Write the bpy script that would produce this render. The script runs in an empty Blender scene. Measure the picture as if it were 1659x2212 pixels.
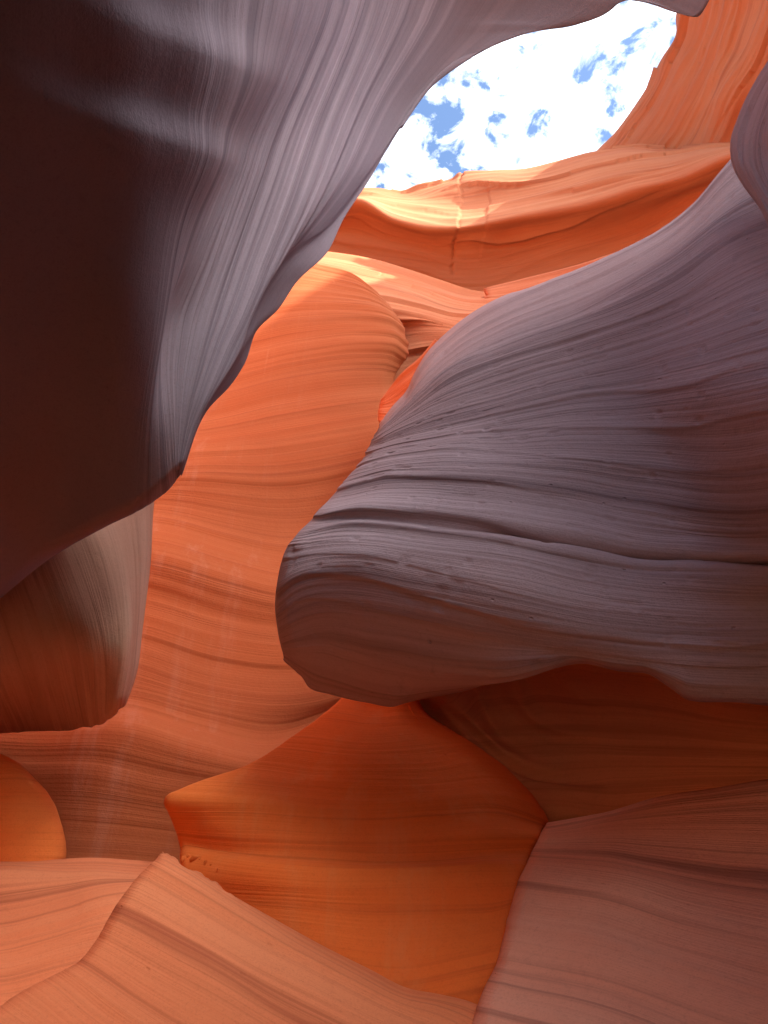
import bpy, bmesh, math, random
import numpy as np
from mathutils import Vector, Euler

C = bpy.context.scene.collection
SC = bpy.context.scene

# ------------------------------------------------------------------ camera
CAM = np.array([0.0, 0.0, 1.6])
PITCH = math.radians(40.0)
cd = bpy.data.cameras.new("camera")
cam = bpy.data.objects.new("camera", cd)
C.objects.link(cam)
cam.location = CAM
cam.rotation_euler = (math.pi / 2 + PITCH, 0, 0)
cd.sensor_fit = 'VERTICAL'
cd.angle = math.radians(70)
cd.clip_start = 0.05
cd.clip_end = 2000
SC.camera = cam
F = 1106.0 / math.tan(math.radians(35))
_cp, _sp = math.cos(PITCH), math.sin(PITCH)


def at(x, y, d):
    """a viewing direction (traced on the photograph) and a distance in metres -> a point in the canyon"""
    x = np.asarray(x, float); y = np.asarray(y, float); d = np.asarray(d, float)
    cx = (x - 829.5) / F; cy = (1106 - y) / F
    n = np.sqrt(cx * cx + cy * cy + 1)
    X = cx / n * d
    fw = 1 / n * d
    up = cy / n * d
    return np.stack([X + CAM[0], fw * _cp - up * _sp + CAM[1], fw * _sp + up * _cp + CAM[2]], -1)


# ------------------------------------------------------------------ light
SUN_DIR = Vector((0.62, -0.25, 0.74)).normalized()     # towards the sun
SUN_EL = math.asin(SUN_DIR.z)
SUN_ROT = math.atan2(SUN_DIR.x, SUN_DIR.y)
w = bpy.data.worlds.new("World")
SC.world = w
w.use_nodes = True
nt = w.node_tree
nt.nodes.clear()


def N(t, typ, **kw):
    n = t.nodes.new(typ)
    for k, v in kw.items():
        setattr(n, k, v)
    return n


_cl = at(1130, 200, 1.0) - CAM
CLOUD_DIR = tuple(float(q) for q in _cl / np.linalg.norm(_cl))

KEY_BANK_DIR = tuple(Vector((0.48, -0.60, 0.64)).normalized())


def build_world():
    L = nt.links.new
    out = N(nt, 'ShaderNodeOutputWorld')
    sky = N(nt, 'ShaderNodeTexSky', sky_type='NISHITA', sun_disc=False)
    sky.sun_elevation = SUN_EL
    sky.sun_rotation = SUN_ROT
    sky.air_density = 1.0
    sky.dust_density = 0.3
    sky.ozone_density = 2.5
    bs = N(nt, 'ShaderNodeBackground'); bs.inputs['Strength'].default_value = 0.052
    L(sky.outputs[0], bs.inputs['Color'])
    bc = N(nt, 'ShaderNodeBackground'); bc.inputs['Strength'].default_value = 0.9
    bc.inputs['Color'].default_value = (0.90, 0.95, 1.0, 1)
    tc = N(nt, 'ShaderNodeTexCoord')
    sep = N(nt, 'ShaderNodeSeparateXYZ'); L(tc.outputs['Generated'], sep.inputs[0])
    mx = N(nt, 'ShaderNodeMath', operation='MAXIMUM'); mx.inputs[1].default_value = 0.12
    L(sep.outputs['Z'], mx.inputs[0])
    dx = N(nt, 'ShaderNodeMath', operation='DIVIDE'); L(sep.outputs['X'], dx.inputs[0]); L(mx.outputs[0], dx.inputs[1])
    dy = N(nt, 'ShaderNodeMath', operation='DIVIDE'); L(sep.outputs['Y'], dy.inputs[0]); L(mx.outputs[0], dy.inputs[1])
    cb = N(nt, 'ShaderNodeCombineXYZ'); L(dx.outputs[0], cb.inputs[0]); L(dy.outputs[0], cb.inputs[1])
    cb.inputs[2].default_value = 3.7
    n1 = N(nt, 'ShaderNodeTexNoise'); n1.inputs['Scale'].default_value = 19.0; n1.inputs['Detail'].default_value = 9
    n1.inputs['Roughness'].default_value = 0.6; n1.inputs['Distortion'].default_value = 0.35
    L(cb.outputs[0], n1.inputs['Vector'])
    rp = N(nt, 'ShaderNodeValToRGB')
    rp.color_ramp.elements[0].position = 0.41; rp.color_ramp.elements[0].color = (0, 0, 0, 1)
    rp.color_ramp.elements[1].position = 0.62; rp.color_ramp.elements[1].color = (1, 1, 1, 1)
    # the clouds gather over the opening; the rest of the sky is clear blue
    dt = N(nt, 'ShaderNodeVectorMath', operation='DOT_PRODUCT'); L(tc.outputs['Generated'], dt.inputs[0])
    dt.inputs[1].default_value = CLOUD_DIR
    mr = N(nt, 'ShaderNodeMapRange'); mr.inputs['From Min'].default_value = 0.80; mr.inputs['From Max'].default_value = 0.95
    mr.inputs['To Min'].default_value = -0.22; mr.inputs['To Max'].default_value = 0.0
    L(dt.outputs['Value'], mr.inputs['Value'])
    # an added bank of bright cloud behind the viewer, out of view, as key light
    dt2 = N(nt, 'ShaderNodeVectorMath', operation='DOT_PRODUCT'); L(tc.outputs['Generated'], dt2.inputs[0])
    dt2.inputs[1].default_value = KEY_BANK_DIR
    mr2 = N(nt, 'ShaderNodeMapRange'); mr2.inputs['From Min'].default_value = 0.82; mr2.inputs['From Max'].default_value = 0.95
    mr2.inputs['To Min'].default_value = -0.3; mr2.inputs['To Max'].default_value = 0.08
    L(dt2.outputs['Value'], mr2.inputs['Value'])
    bst = N(nt, 'ShaderNodeMapRange'); bst.inputs['From Min'].default_value = 0.86; bst.inputs['From Max'].default_value = 0.96
    bst.inputs['To Min'].default_value = 0.6; bst.inputs['To Max'].default_value = 2.8
    L(dt2.outputs['Value'], bst.inputs['Value']); L(bst.outputs[0], bc.inputs['Strength'])
    mxx = N(nt, 'ShaderNodeMath', operation='MAXIMUM'); L(mr.outputs[0], mxx.inputs[0]); L(mr2.outputs[0], mxx.inputs[1])
    mr = mxx
    ad = N(nt, 'ShaderNodeMath', operation='ADD'); L(n1.outputs['Fac'], ad.inputs[0]); L(mr.outputs[0], ad.inputs[1])
    L(ad.outputs[0], rp.inputs[0])
    ms = N(nt, 'ShaderNodeMixShader')
    L(rp.outputs[0], ms.inputs[0]); L(bs.outputs[0], ms.inputs[1]); L(bc.outputs[0], ms.inputs[2])
    L(ms.outputs[0], out.inputs[0])


build_world()
sd = bpy.data.lights.new("sun", 'SUN')
sun = bpy.data.objects.new("sun", sd)
C.objects.link(sun)
sd.energy = 2.3
sd.angle = math.radians(0.55)
sd.color = (1.0, 0.93, 0.82)
sun.rotation_euler = (-SUN_DIR).to_track_quat('-Z', 'Y').to_euler()
SC.view_settings.view_transform = 'Standard'
SC.view_settings.look = 'None'
SC.view_settings.exposure = 2.66
SC.view_settings.gamma = 1.0
SC.cycles.max_bounces = 12
SC.cycles.diffuse_bounces = 8
SC.cycles.glossy_bounces = 2
SC.cycles.use_denoising = True


# ------------------------------------------------------------------ noise
def _hash(ix, iy, seed):
    h = (ix.astype(np.int64) * 374761393 + iy.astype(np.int64) * 668265263 + seed * 1274126177) & 0xFFFFFFFF
    h = ((h ^ (h >> 13)) * 1274126177) & 0xFFFFFFFF
    return ((h ^ (h >> 16)) & 0xFFFF) / 65535.0


def noise2(x, y, seed=0):
    """smooth value noise, -1..1"""
    x = np.asarray(x, float); y = np.asarray(y, float)
    x, y = np.broadcast_arrays(x, y)
    ix = np.floor(x); iy = np.floor(y)
    fx = x - ix; fy = y - iy
    fx = fx * fx * fx * (fx * (fx * 6 - 15) + 10); fy = fy * fy * fy * (fy * (fy * 6 - 15) + 10)
    a = _hash(ix, iy, seed); b = _hash(ix + 1, iy, seed); c = _hash(ix, iy + 1, seed); d = _hash(ix + 1, iy + 1, seed)
    return ((a * (1 - fx) + b * fx) * (1 - fy) + (c * (1 - fx) + d * fx) * fy) * 2 - 1


def fbm2(x, y, seed=0, octv=4, gain=0.5):
    t = 0; a = 1.0
    for k in range(octv):
        t = t + a * noise2(x * 2 ** k, y * 2 ** k, seed + 17 * k)
        a *= gain
    return t


# ------------------------------------------------------------------ surfaces
def cr(P, m, by_length=True):
    """Catmull-Rom style curve through P (n,k) resampled to m points"""
    P = np.asarray(P, float)
    if len(P) == 1:
        return np.repeat(P, m, 0)
    t = np.concatenate([[0], np.cumsum(np.maximum(np.linalg.norm(np.diff(P[:, :2], axis=0), axis=1), 1e-6))])
    t /= t[-1]
    return hermite(t, P, np.linspace(0, 1, m))


def hermite(t, P, q):
    """cubic through (t,P) with limited slopes so that it does not overshoot"""
    P = np.asarray(P, float)
    shp = P.shape
    P = P.reshape(len(t), -1)
    h = np.diff(t)[:, None]
    dl = np.diff(P, axis=0) / h
    m = np.zeros_like(P)
    if len(t) > 2:
        h0 = h[:-1]; h1 = h[1:]
        m[1:-1] = (dl[:-1] * h1 + dl[1:] * h0) / (h0 + h1)
        s = np.sign(dl[:-1]) * np.sign(dl[1:])
        lim = 3 * np.minimum(np.abs(dl[:-1]), np.abs(dl[1:]))
        flat = np.where(s > 0, 1.0, 0.0)
        lim2 = np.where(s > 0, lim, 0.55 * np.maximum(np.abs(dl[:-1]), np.abs(dl[1:])))
        m[1:-1] = np.clip(m[1:-1], -lim2, lim2)
    m[0] = dl[0]; m[-1] = dl[-1]
    k = np.clip(np.searchsorted(t, q, side='right') - 1, 0, len(t) - 2)
    hh = (t[k + 1] - t[k])[:, None]
    u = ((q - t[k]) / (t[k + 1] - t[k]))[:, None]
    u2 = u * u; u3 = u2 * u
    r = (2 * u3 - 3 * u2 + 1) * P[k] + (u3 - 2 * u2 + u) * hh * m[k] + (-2 * u3 + 3 * u2) * P[k + 1] + (u3 - u2) * hh * m[k + 1]
    return r.reshape((len(q),) + shp[1:])


def normals(G):
    du = np.gradient(G, axis=1); dv = np.gradient(G, axis=0)
    n = np.cross(du, dv)
    n /= np.maximum(np.linalg.norm(n, axis=-1, keepdims=True), 1e-9)
    view = CAM - G
    s = np.sign((n * view).sum(-1)).mean()
    return n if s >= 0 else -n


def rock(name, label, cat, rails, mat, cols=200, rows=200, thick=2.0, roll=None, disp=None, smooth=(5, 3), group=None, zone=None):
    """a rock mass: traced bedding lines with their distances -> front surface, rounded rims, a back and real thickness"""
    R = [np.asarray(r, float) for r in rails]
    S = np.stack([cr(r, 80) for r in R])                       # rails x 80 x 3
    t = np.concatenate([[0], np.cumsum(np.linalg.norm(np.diff(S[:, :, :2], axis=0), axis=-1).mean(1))])
    t /= t[-1]
    G = hermite(t, S, np.linspace(0, 1, rows))                 # rows x 80 x 3
    u = np.linspace(0, 1, 80)
    G = np.swapaxes(hermite(u, np.swapaxes(G, 0, 1), np.linspace(0, 1, cols)), 0, 1)
    su, sv = smooth                                             # soften the distances along / across the rails
    for ax, sg in ((1, su), (0, sv)):
        if sg > 0:
            k = np.exp(-0.5 * (np.arange(-3 * sg, 3 * sg + 1) / sg) ** 2); k /= k.sum()
            # odd extension keeps the rims where they were traced
            d = np.pad(G[:, :, 2], [(3 * sg, 3 * sg) if q == ax else (0, 0) for q in (0, 1)], mode='reflect', reflect_type='odd')
            G[:, :, 2] = np.apply_along_axis(lambda r_: np.convolve(r_, k, 'valid'), ax, d)
    # rounded rims: side -> (width in px, depth in m)
    px = G[:, :, :2]
    seg_u = np.linalg.norm(np.diff(px, axis=1), axis=-1); seg_v = np.linalg.norm(np.diff(px, axis=0), axis=-1)
    cu = np.concatenate([np.zeros((rows, 1)), np.cumsum(seg_u, 1)], 1)
    cv = np.concatenate([np.zeros((1, cols)), np.cumsum(seg_v, 0)], 0)
    dist = {'start': cu, 'end': cu[:, -1:] - cu, 'first': cv, 'last': cv[-1:] - cv}
    for side, (wd, dep) in (roll or {}).items():
        q = np.clip(dist[side] / wd, 0, 1)
        G[:, :, 2] += dep * (1 - np.sqrt(np.clip(1 - (1 - q) ** 2, 0, 1)))
    W = at(G[:, :, 0], G[:, :, 1], G[:, :, 2])
    # strata coordinates in metres
    lu = np.concatenate([[0], np.cumsum(np.linalg.norm(np.diff(W, axis=1), axis=-1).mean(0))])
    lv = np.concatenate([[0], np.cumsum(np.linalg.norm(np.diff(W, axis=0), axis=-1).mean(1))])
    U, V = np.meshgrid(lu, lv)
    n = normals(W)
    if disp is not None:
        sp = np.linalg.norm(np.gradient(W, axis=0), axis=-1)
        sp = np.clip(sp / (sp.mean(1, keepdims=True) + 1e-9), 0.0, 1.0)
        W = W + n * (disp(U, V, G) * (0.15 + 0.85 * np.clip((sp - 0.15) / 0.6, 0, 1)))[..., None]
    # back
    vs = [W.reshape(-1, 3)]
    faces = []
    idx = np.arange(rows * cols).reshape(rows, cols)
    a = idx[:-1, :-1].ravel(); b = idx[:-1, 1:].ravel(); c = idx[1:, 1:].ravel(); d_ = idx[1:, :-1].ravel()
    faces.append(np.stack([a, b, c, d_], 1))
    # boundary loop -> two inset rings behind it -> back cap (a fan on a centre point)
    loop = np.concatenate([idx[0, :-1], idx[:-1, -1], idx[-1, :0:-1], idx[:0:-1, 0]])
    Gl = G.reshape(-1, 3)[loop]
    Ul = np.stack([U.ravel(), V.ravel()], 1)
    uvs = [Ul]
    base = rows * cols
    prev = loop
    Wl = W.reshape(-1, 3)[loop]
    Lp = len(loop)
    vv, uu = np.divmod(loop, cols)
    vv = vv / (rows - 1); uu = uu / (cols - 1)
    Gs = G.copy()

    def sample(q_u, q_v):
        """the front surface at fractional positions"""
        x = np.clip(q_u, 0, 1) * (cols - 1); y = np.clip(q_v, 0, 1) * (rows - 1)
        i = np.minimum(x.astype(int), cols - 2); j = np.minimum(y.astype(int), rows - 2)
        fx = (x - i)[..., None]; fy = (y - j)[..., None]
        return (Gs[j, i] * (1 - fx) + Gs[j, i + 1] * fx) * (1 - fy) + (Gs[j + 1, i] * (1 - fx) + Gs[j + 1, i + 1] * fx) * fy
    for f_in, f_d in ((0.006, 0.15), (0.02, 0.5), (0.05, 0.85), (0.10, 1.0), (0.2, 1.0), (0.3, 1.0), (0.4, 1.0)):
        g = sample(f_in + uu * (1 - 2 * f_in), f_in + vv * (1 - 2 * f_in))
        g[:, 2] = np.maximum(g[:, 2], Gl[:, 2] * (1 - f_in)) + thick * f_d if f_in < 0.01 else g[:, 2] + thick * f_d
        vs.append(at(g[:, 0], g[:, 1], g[:, 2]))
        uvs.append(Ul[loop] + np.array([0.0, f_d * thick]))
        cur = np.arange(base, base + Lp)
        faces.append(np.stack([prev, np.roll(prev, -1), np.roll(cur, -1), cur], 1)[:, ::-1])
        prev = cur; base += Lp
    gc = sample(np.array([0.5]), np.array([0.5]))
    vs.append(at(gc[:, 0], gc[:, 1], gc[:, 2] + thick)); uvs.append(Ul.mean(0)[None])
    tri = np.stack([prev, np.roll(prev, -1), np.full(Lp, base)], 1)[:, ::-1]
    V_ = np.concatenate(vs); UV = np.concatenate(uvs)
    F4 = np.concatenate(faces)
    # orientation: front faces the camera
    q = F4[:50]
    nn = np.cross(V_[q[:, 1]] - V_[q[:, 0]], V_[q[:, 3]] - V_[q[:, 0]])
    fl = ((nn * (CAM - V_[q[:, 0]])).sum(1)).mean() < 0
    if fl:
        F4 = F4[:, ::-1]; tri = tri[:, ::-1]
    org = V_[:rows * cols].mean(0)
    me = bpy.data.meshes.new(name)
    nl = len(F4) * 4 + len(tri) * 3
    me.vertices.add(len(V_)); me.vertices.foreach_set("co", (V_ - org).astype(np.float32).ravel())
    lv_ = np.concatenate([F4.ravel(), tri.ravel()]).astype(np.int32)
    me.loops.add(nl); me.loops.foreach_set("vertex_index", lv_)
    me.polygons.add(len(F4) + len(tri))
    ls = np.concatenate([np.arange(len(F4)) * 4, len(F4) * 4 + np.arange(len(tri)) * 3]).astype(np.int32)
    me.polygons.foreach_set("loop_start", ls)
    me.polygons.foreach_set("use_smooth", np.ones(len(ls), bool))
    uvl = me.uv_layers.new(name="strata")
    uvl.data.foreach_set("uv", UV[lv_].astype(np.float32).ravel())
    me.update(calc_edges=True); me.validate()
    if zone is not None:
        z = np.zeros(len(V_), np.float32)
        z[:rows * cols] = (zone(U, V, G) + 0 * U).ravel()
        at_ = me.attributes.new('zone', 'FLOAT', 'POINT'); at_.data.foreach_set('value', z)
    me.materials.append(mat)
    o = bpy.data.objects.new(name, me)
    o.location = org
    C.objects.link(o)
    o['label'] = label; o['category'] = cat
    if group:
        o['group'] = group
    return o


# ------------------------------------------------------------------ materials: one sandstone, tinted per rock for skylight and bounce colour
def sandstone(name, base, band, dark, along=0.35, across=9.0, fine=60.0, bump=0.5, contrast=0.5, streak=0.0, streak_x=None,
              streak_col=(0.8, 0.45, 0.32), pits=0.3, grain=0.25, blotch=0.5, shift=0.0, bandsy=0.0, band_freq=2.4, zoned=False):
    m = bpy.data.materials.new(name)
    m.use_nodes = True
    t = m.node_tree
    L = t.links.new
    b = t.nodes['Principled BSDF']
    b.inputs['Roughness'].default_value = 0.88
    b.inputs['Specular IOR Level'].default_value = 0.12
    uv = N(t, 'ShaderNodeUVMap', uv_map='strata')
    geo = N(t, 'ShaderNodeNewGeometry')

    def mapped(src, sx, sy, sz=1.0, off=0.0):
        mp = N(t, 'ShaderNodeMapping')
        mp.inputs['Scale'].default_value = (sx, sy, sz)
        mp.inputs['Location'].default_value = (off, off * 1.7, off * 0.6)
        L(src, mp.inputs['Vector'])
        return mp.outputs[0]

    def noise(vec, detail=4, rough=0.55, dist=0.0, scale=1.0):
        n = N(t, 'ShaderNodeTexNoise')
        n.inputs['Scale'].default_value = scale
        n.inputs['Detail'].default_value = detail
        n.inputs['Roughness'].default_value = rough
        n.inputs['Distortion'].default_value = dist
        L(vec, n.inputs['Vector'])
        return n.outputs['Fac']

    def ramp(f, p0, p1):
        r = N(t, 'ShaderNodeMapRange', interpolation_type='SMOOTHSTEP')
        r.inputs['From Min'].default_value = p0; r.inputs['From Max'].default_value = p1
        L(f, r.inputs['Value'])
        return r.outputs[0]

    def mul(a_, v):
        n = N(t, 'ShaderNodeMath', operation='MULTIPLY')
        L(a_, n.inputs[0])
        if isinstance(v, (int, float)):
            n.inputs[1].default_value = v
        else:
            L(v, n.inputs[1])
        return n.outputs[0]

    def add(a_, b_):
        n = N(t, 'ShaderNodeMath', operation='ADD'); L(a_, n.inputs[0]); L(b_, n.inputs[1]); return n.outputs[0]

    def mixc(f, a_, b_):
        n = N(t, 'ShaderNodeMix', data_type='RGBA')
        L(f, n.inputs['Factor'])
        for s, v in ((6, a_), (7, b_)):
            if isinstance(v, tuple):
                n.inputs[s].default_value = v + (1,)
            else:
                L(v, n.inputs[s])
        return n.outputs[2]

    bands = noise(mapped(uv.outputs[0], along * 0.5, across * 0.45, off=shift), 5, 0.6, 0.3)
    lines = noise(mapped(uv.outputs[0], along, across * 2.2, off=shift + 3), 4, 0.65, 0.1)
    finel = noise(mapped(uv.outputs[0], along * 2.5, fine, off=shift + 7), 3, 0.6)
    big = noise(geo.outputs['Position'], 4, 0.6, 0.3, 0.45)
    gr = noise(geo.outputs['Position'], 5, 0.7, 0.0, 22.0)
    bf = ramp(bands, 0.35, 0.66)
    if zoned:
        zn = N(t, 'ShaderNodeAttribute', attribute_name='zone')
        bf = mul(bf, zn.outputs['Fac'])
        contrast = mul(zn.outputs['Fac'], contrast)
    col = mixc(bf, base, band)
    col = mixc(mul(ramp(lines, 0.52, 0.74), contrast), col, dark)
    col = mixc(mul(mul(ramp(finel, 0.55, 0.8), contrast), 0.5), col, dark)
    col = mixc(mul(ramp(big, 0.4, 0.68), blotch * 0.55), col, tuple(0.72 * a_ + 0.28 * c_ for a_, c_ in zip(base, dark)))
    gr2 = noise(geo.outputs['Position'], 3, 0.6, 0.0, 95.0)
    col = mixc(mul(ramp(gr, 0.5, 0.75), 0.16), col, dark)
    col = mixc(mul(ramp(gr2, 0.50, 0.74), 0.9 * grain), col, dark)
    if streak > 0:
        st = noise(mapped(geo.outputs['Position'], 3.4, 3.4, 0.06, off=shift), 4, 0.7)
        st2 = noise(mapped(geo.outputs['Position'], 0.5, 0.5, 0.12, off=shift + 5), 2, 0.5)
        sm = mul(ramp(st, 0.50, 0.70), ramp(st2, 0.35, 0.55))
        if streak_x:
            sx = N(t, 'ShaderNodeSeparateXYZ'); L(geo.outputs['Position'], sx.inputs[0])
            ab = N(t, 'ShaderNodeMath', operation='SUBTRACT'); L(sx.outputs['X'], ab.inputs[0]); ab.inputs[1].default_value = streak_x[0]
            ab2 = N(t, 'ShaderNodeMath', operation='ABSOLUTE'); L(ab.outputs[0], ab2.inputs[0])
            sm = mul(sm, ramp(ab2.outputs[0], streak_x[1], streak_x[1] * 0.3))
        col = mixc(mul(sm, streak), col, streak_col)
    if bandsy > 0:
        sb = noise(mapped(uv.outputs[0], 0.10, band_freq, off=shift + 13), 5, 0.62, 0.15)
        col = mixc(mul(ramp(sb, 0.53, 0.66), bandsy), col, dark)
    # pits
    vo = N(t, 'ShaderNodeTexVoronoi'); vo.inputs['Scale'].default_value = 5.5
    vo.inputs['Randomness'].default_value = 1.0
    L(mapped(uv.outputs[0], 0.75, 1.3, off=shift), vo.inputs['Vector'])
    pit = N(t, 'ShaderNodeMapRange', interpolation_type='SMOOTHSTEP')
    pit.inputs['From Min'].default_value = 0.075; pit.inputs['From Max'].default_value = 0.02
    L(vo.outputs['Distance'], pit.inputs['Value'])
    sepc = N(t, 'ShaderNodeSeparateColor'); L(vo.outputs['Color'], sepc.inputs[0])
    few = N(t, 'ShaderNodeMath', operation='LESS_THAN'); L(sepc.outputs[0], few.inputs[0]); few.inputs[1].default_value = pits
    pitm = mul(pit.outputs[0], few.outputs[0])
    L(col, b.inputs['Base Color'])
    # relief
    h = add(mul(lines, 0.030), mul(finel, 0.012))
    if zoned:
        zb = N(t, 'ShaderNodeMath', operation='MULTIPLY_ADD'); L(zn.outputs['Fac'], zb.inputs[0])
        zb.inputs[1].default_value = 0.85; zb.inputs[2].default_value = 0.15
        h = mul(h, zb.outputs[0])
    h = add(add(h, mul(gr, 0.010 * grain * 4)), mul(gr2, 0.0035 * grain * 4))
    h = add(h, mul(pitm, -0.03))
    bp = N(t, 'ShaderNodeBump'); bp.inputs['Strength'].default_value = bump
    bp.inputs['Distance'].default_value = 1.0
    L(h, bp.inputs['Height'])
    L(bp.outputs[0], b.inputs['Normal'])
    return m


MAUVE = sandstone('mauve_skylight_sandstone', (0.385, 0.26, 0.255), (0.44, 0.305, 0.30), (0.17, 0.105, 0.11), along=0.20, across=6, fine=46, bump=0.65, contrast=0.55, pits=0.55, bandsy=0.45, band_freq=4.0)  # all rocks share one sandstone; mauve stands in for blue skylight
BROWN = sandstone('brown_skylight_sandstone', (0.235, 0.175, 0.19), (0.42, 0.32, 0.335), (0.10, 0.068, 0.075), along=0.04, across=9, fine=40, bump=0.45, zoned=True, contrast=0.6, pits=0.0, shift=11)  # purple-grey tint stands in for skylight on the overhang
ORANGE = sandstone('orange_bounce_sandstone', (0.45, 0.108, 0.032), (0.49, 0.132, 0.046), (0.27, 0.057, 0.02), along=0.05, across=4.0, fine=30, bump=0.5, contrast=0.48, bandsy=0.08, band_freq=1.6, streak=0.3, streak_x=(-2.7, 1.5), streak_col=(0.60, 0.25, 0.16), pits=0.0, shift=23)  # saturated orange stands in for light bounced between the walls
RUST = sandstone('rust_bounce_sandstone', (0.78, 0.175, 0.032), (0.82, 0.20, 0.042), (0.46, 0.085, 0.018), along=0.14, across=6, fine=44, bump=0.45, contrast=0.55, streak=0.35, streak_col=(0.74, 0.28, 0.10), pits=0.08, shift=31)  # saturation painted in place of repeated warm bounce
DULLED = sandstone('dulled_sandstone', (0.15, 0.095, 0.08), (0.18, 0.12, 0.10), (0.08, 0.05, 0.045), along=0.3, across=3, fine=16, bump=0.5, contrast=0.5, pits=0.0, shift=67)  # stone darkened so unseen walls bounce less warm light
UMBER = sandstone('umber_sandstone', (0.50, 0.255, 0.155), (0.58, 0.33, 0.215), (0.22, 0.095, 0.055), along=0.35, across=7, fine=44, bump=0.5, contrast=0.6, pits=0.0, shift=71)
ROSE = sandstone('rose_sandstone', (0.70, 0.32, 0.215), (0.74, 0.38, 0.265), (0.30, 0.125, 0.09), along=0.10, across=6.0, fine=44, bump=0.55, contrast=0.7, pits=0.6, shift=91, bandsy=0.8, band_freq=4.5)
RUSSET = sandstone('russet_sandstone', (0.64, 0.27, 0.12), (0.70, 0.32, 0.15), (0.34, 0.12, 0.05), along=0.12, across=5, fine=36, bump=0.5, contrast=0.6, pits=0.2, shift=37, bandsy=0.5, band_freq=3.0)
PINK = sandstone('pink_bounce_sandstone', (0.74, 0.215, 0.085), (0.78, 0.265, 0.115), (0.38, 0.088, 0.038), along=0.10, across=6.5, fine=46, bump=0.5, contrast=0.7, pits=0.6, shift=47, bandsy=0.75, band_freq=5.0)  # lightened to make up for weak bounce light on the slabs
GLOW = sandstone('amber_bounce_sandstone', (0.90, 0.20, 0.035), (0.92, 0.25, 0.055), (0.50, 0.09, 0.02), along=0.14, across=5, fine=34, bump=0.6, contrast=0.55, pits=0.4, shift=83)  # brighter than the stone, painting in the bulge's warm bounce
CLIFF = sandstone('cliff_sandstone', (0.58, 0.175, 0.072), (0.61, 0.22, 0.098), (0.36, 0.095, 0.042), along=0.10, across=1.3, fine=7, bump=1.0, contrast=0.6, pits=0.0, shift=59)


# ------------------------------------------------------------------ relief functions
def strat(amp, freq, along=0.5, seed=0, low=0.0, low_s=0.4, ledge=0.0, crack=False):
    """bedding relief: thin ridges that run along the traced lines, plus slow undulation"""
    def f(U, V, G):
        w_ = 0.25 * noise2(U * 0.35, V * 0.8, seed + 5) / max(freq, .1) * 2
        v = V + w_
        a = noise2(U * along, v * freq, seed) + 0.55 * noise2(U * along * 1.7, v * freq * 2.3, seed + 1) + 0.3 * noise2(U * along * 2.5, v * freq * 5.1, seed + 2)
        mod = 0.35 + 0.65 * np.clip(0.5 + 0.8 * noise2(U * 0.4 + 9, V * 0.9, seed + 3), 0, 1)
        h = amp * a * mod
        if ledge:
            s = v * freq * 0.45 + 0.15 * noise2(U * 0.6, V, seed + 8)
            saw = s - np.floor(s)
            h = h + ledge * (saw ** 2) * np.clip(0.5 + noise2(U * 0.3, np.floor(s) * 3.1, seed + 9), 0, 1)
        if crack:
            x, y = G[:, :, 0], G[:, :, 1]
            q = x - (996 - (y - 400) * 0.09 + 2.2 * noise2(y / 9.0, y * 0, seed + 50) + 5 * noise2(y / 40.0, y * 0, seed + 51))
            h = h - 0.10 * (0.6 + 0.6 * noise2(y / 12.0, y * 0, seed + 52)) * np.exp(-(q / 1.8) ** 2) - 0.05 * (q > 0) * (q < 60) * np.clip((y - 395) / 15, 0, 1) * np.clip((580 - y) / 40, 0, 1)
        if low:
            h = h + low * fbm2(U * low_s, V * low_s, seed + 31, 3)
        return h
    return f


def ss(a, b, x):
    q = np.clip((x - a) / (b - a), 0, 1)
    return q * q * (3 - 2 * q)


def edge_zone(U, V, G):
    """1 on the striped, paler edge of the overhang, 0 on its smooth face"""
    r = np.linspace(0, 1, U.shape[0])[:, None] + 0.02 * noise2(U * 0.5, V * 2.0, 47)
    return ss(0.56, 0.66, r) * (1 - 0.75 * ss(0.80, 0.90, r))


def overhang_relief(U, V, G):
    r = np.linspace(0, 1, U.shape[0])[:, None]
    band = ss(0.58, 0.66, r) * (1 - ss(0.80, 0.88, r))
    base = strat(0.006, 6, 0.2, 1)(U, V, G) * (0.15 + 0.85 * band) + 0.035 * fbm2(U * 0.4, V * 0.4, 32, 2)
    v = V + 0.10 * fbm2(U * 0.22, V * 0.5, 77, 2)
    fl = noise2(U * 0.10, v * 5.0, 41) + 0.7 * noise2(U * 0.14, v * 11.0, 42) + 0.45 * noise2(U * 0.2, v * 23.0, 43)
    env = 0.55 + 0.6 * noise2(U * 0.25, V * 1.3, 44)
    x, y = G[:, :, 0], G[:, :, 1]
    streak_rib = 0  # made-up ribs, shaped to catch light as two soft streaks
    for (x0, y0, x1, y1, wd, amp) in ((180, 20, 560, 170, 70, 0.06), (60, 200, 480, 350, 58, 0.058)):
        L = math.hypot(x1 - x0, y1 - y0)
        a_ = ((x - x0) * (x1 - x0) + (y - y0) * (y1 - y0)) / L
        q = (-(x - x0) * (y1 - y0) + (y - y0) * (x1 - x0)) / L
        prof = np.where(q < 0, np.exp(-(q / (0.9 * wd)) ** 2), np.exp(-(q / (1.7 * wd)) ** 2))
        streak_rib = streak_rib + amp * prof * ss(-160, 240, a_) * (1 - ss(L - 160, L + 200, a_))
    base = base + streak_rib
    return base + 0.034 * band * fl * np.clip(env, 0.1, 1.2)


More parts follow.
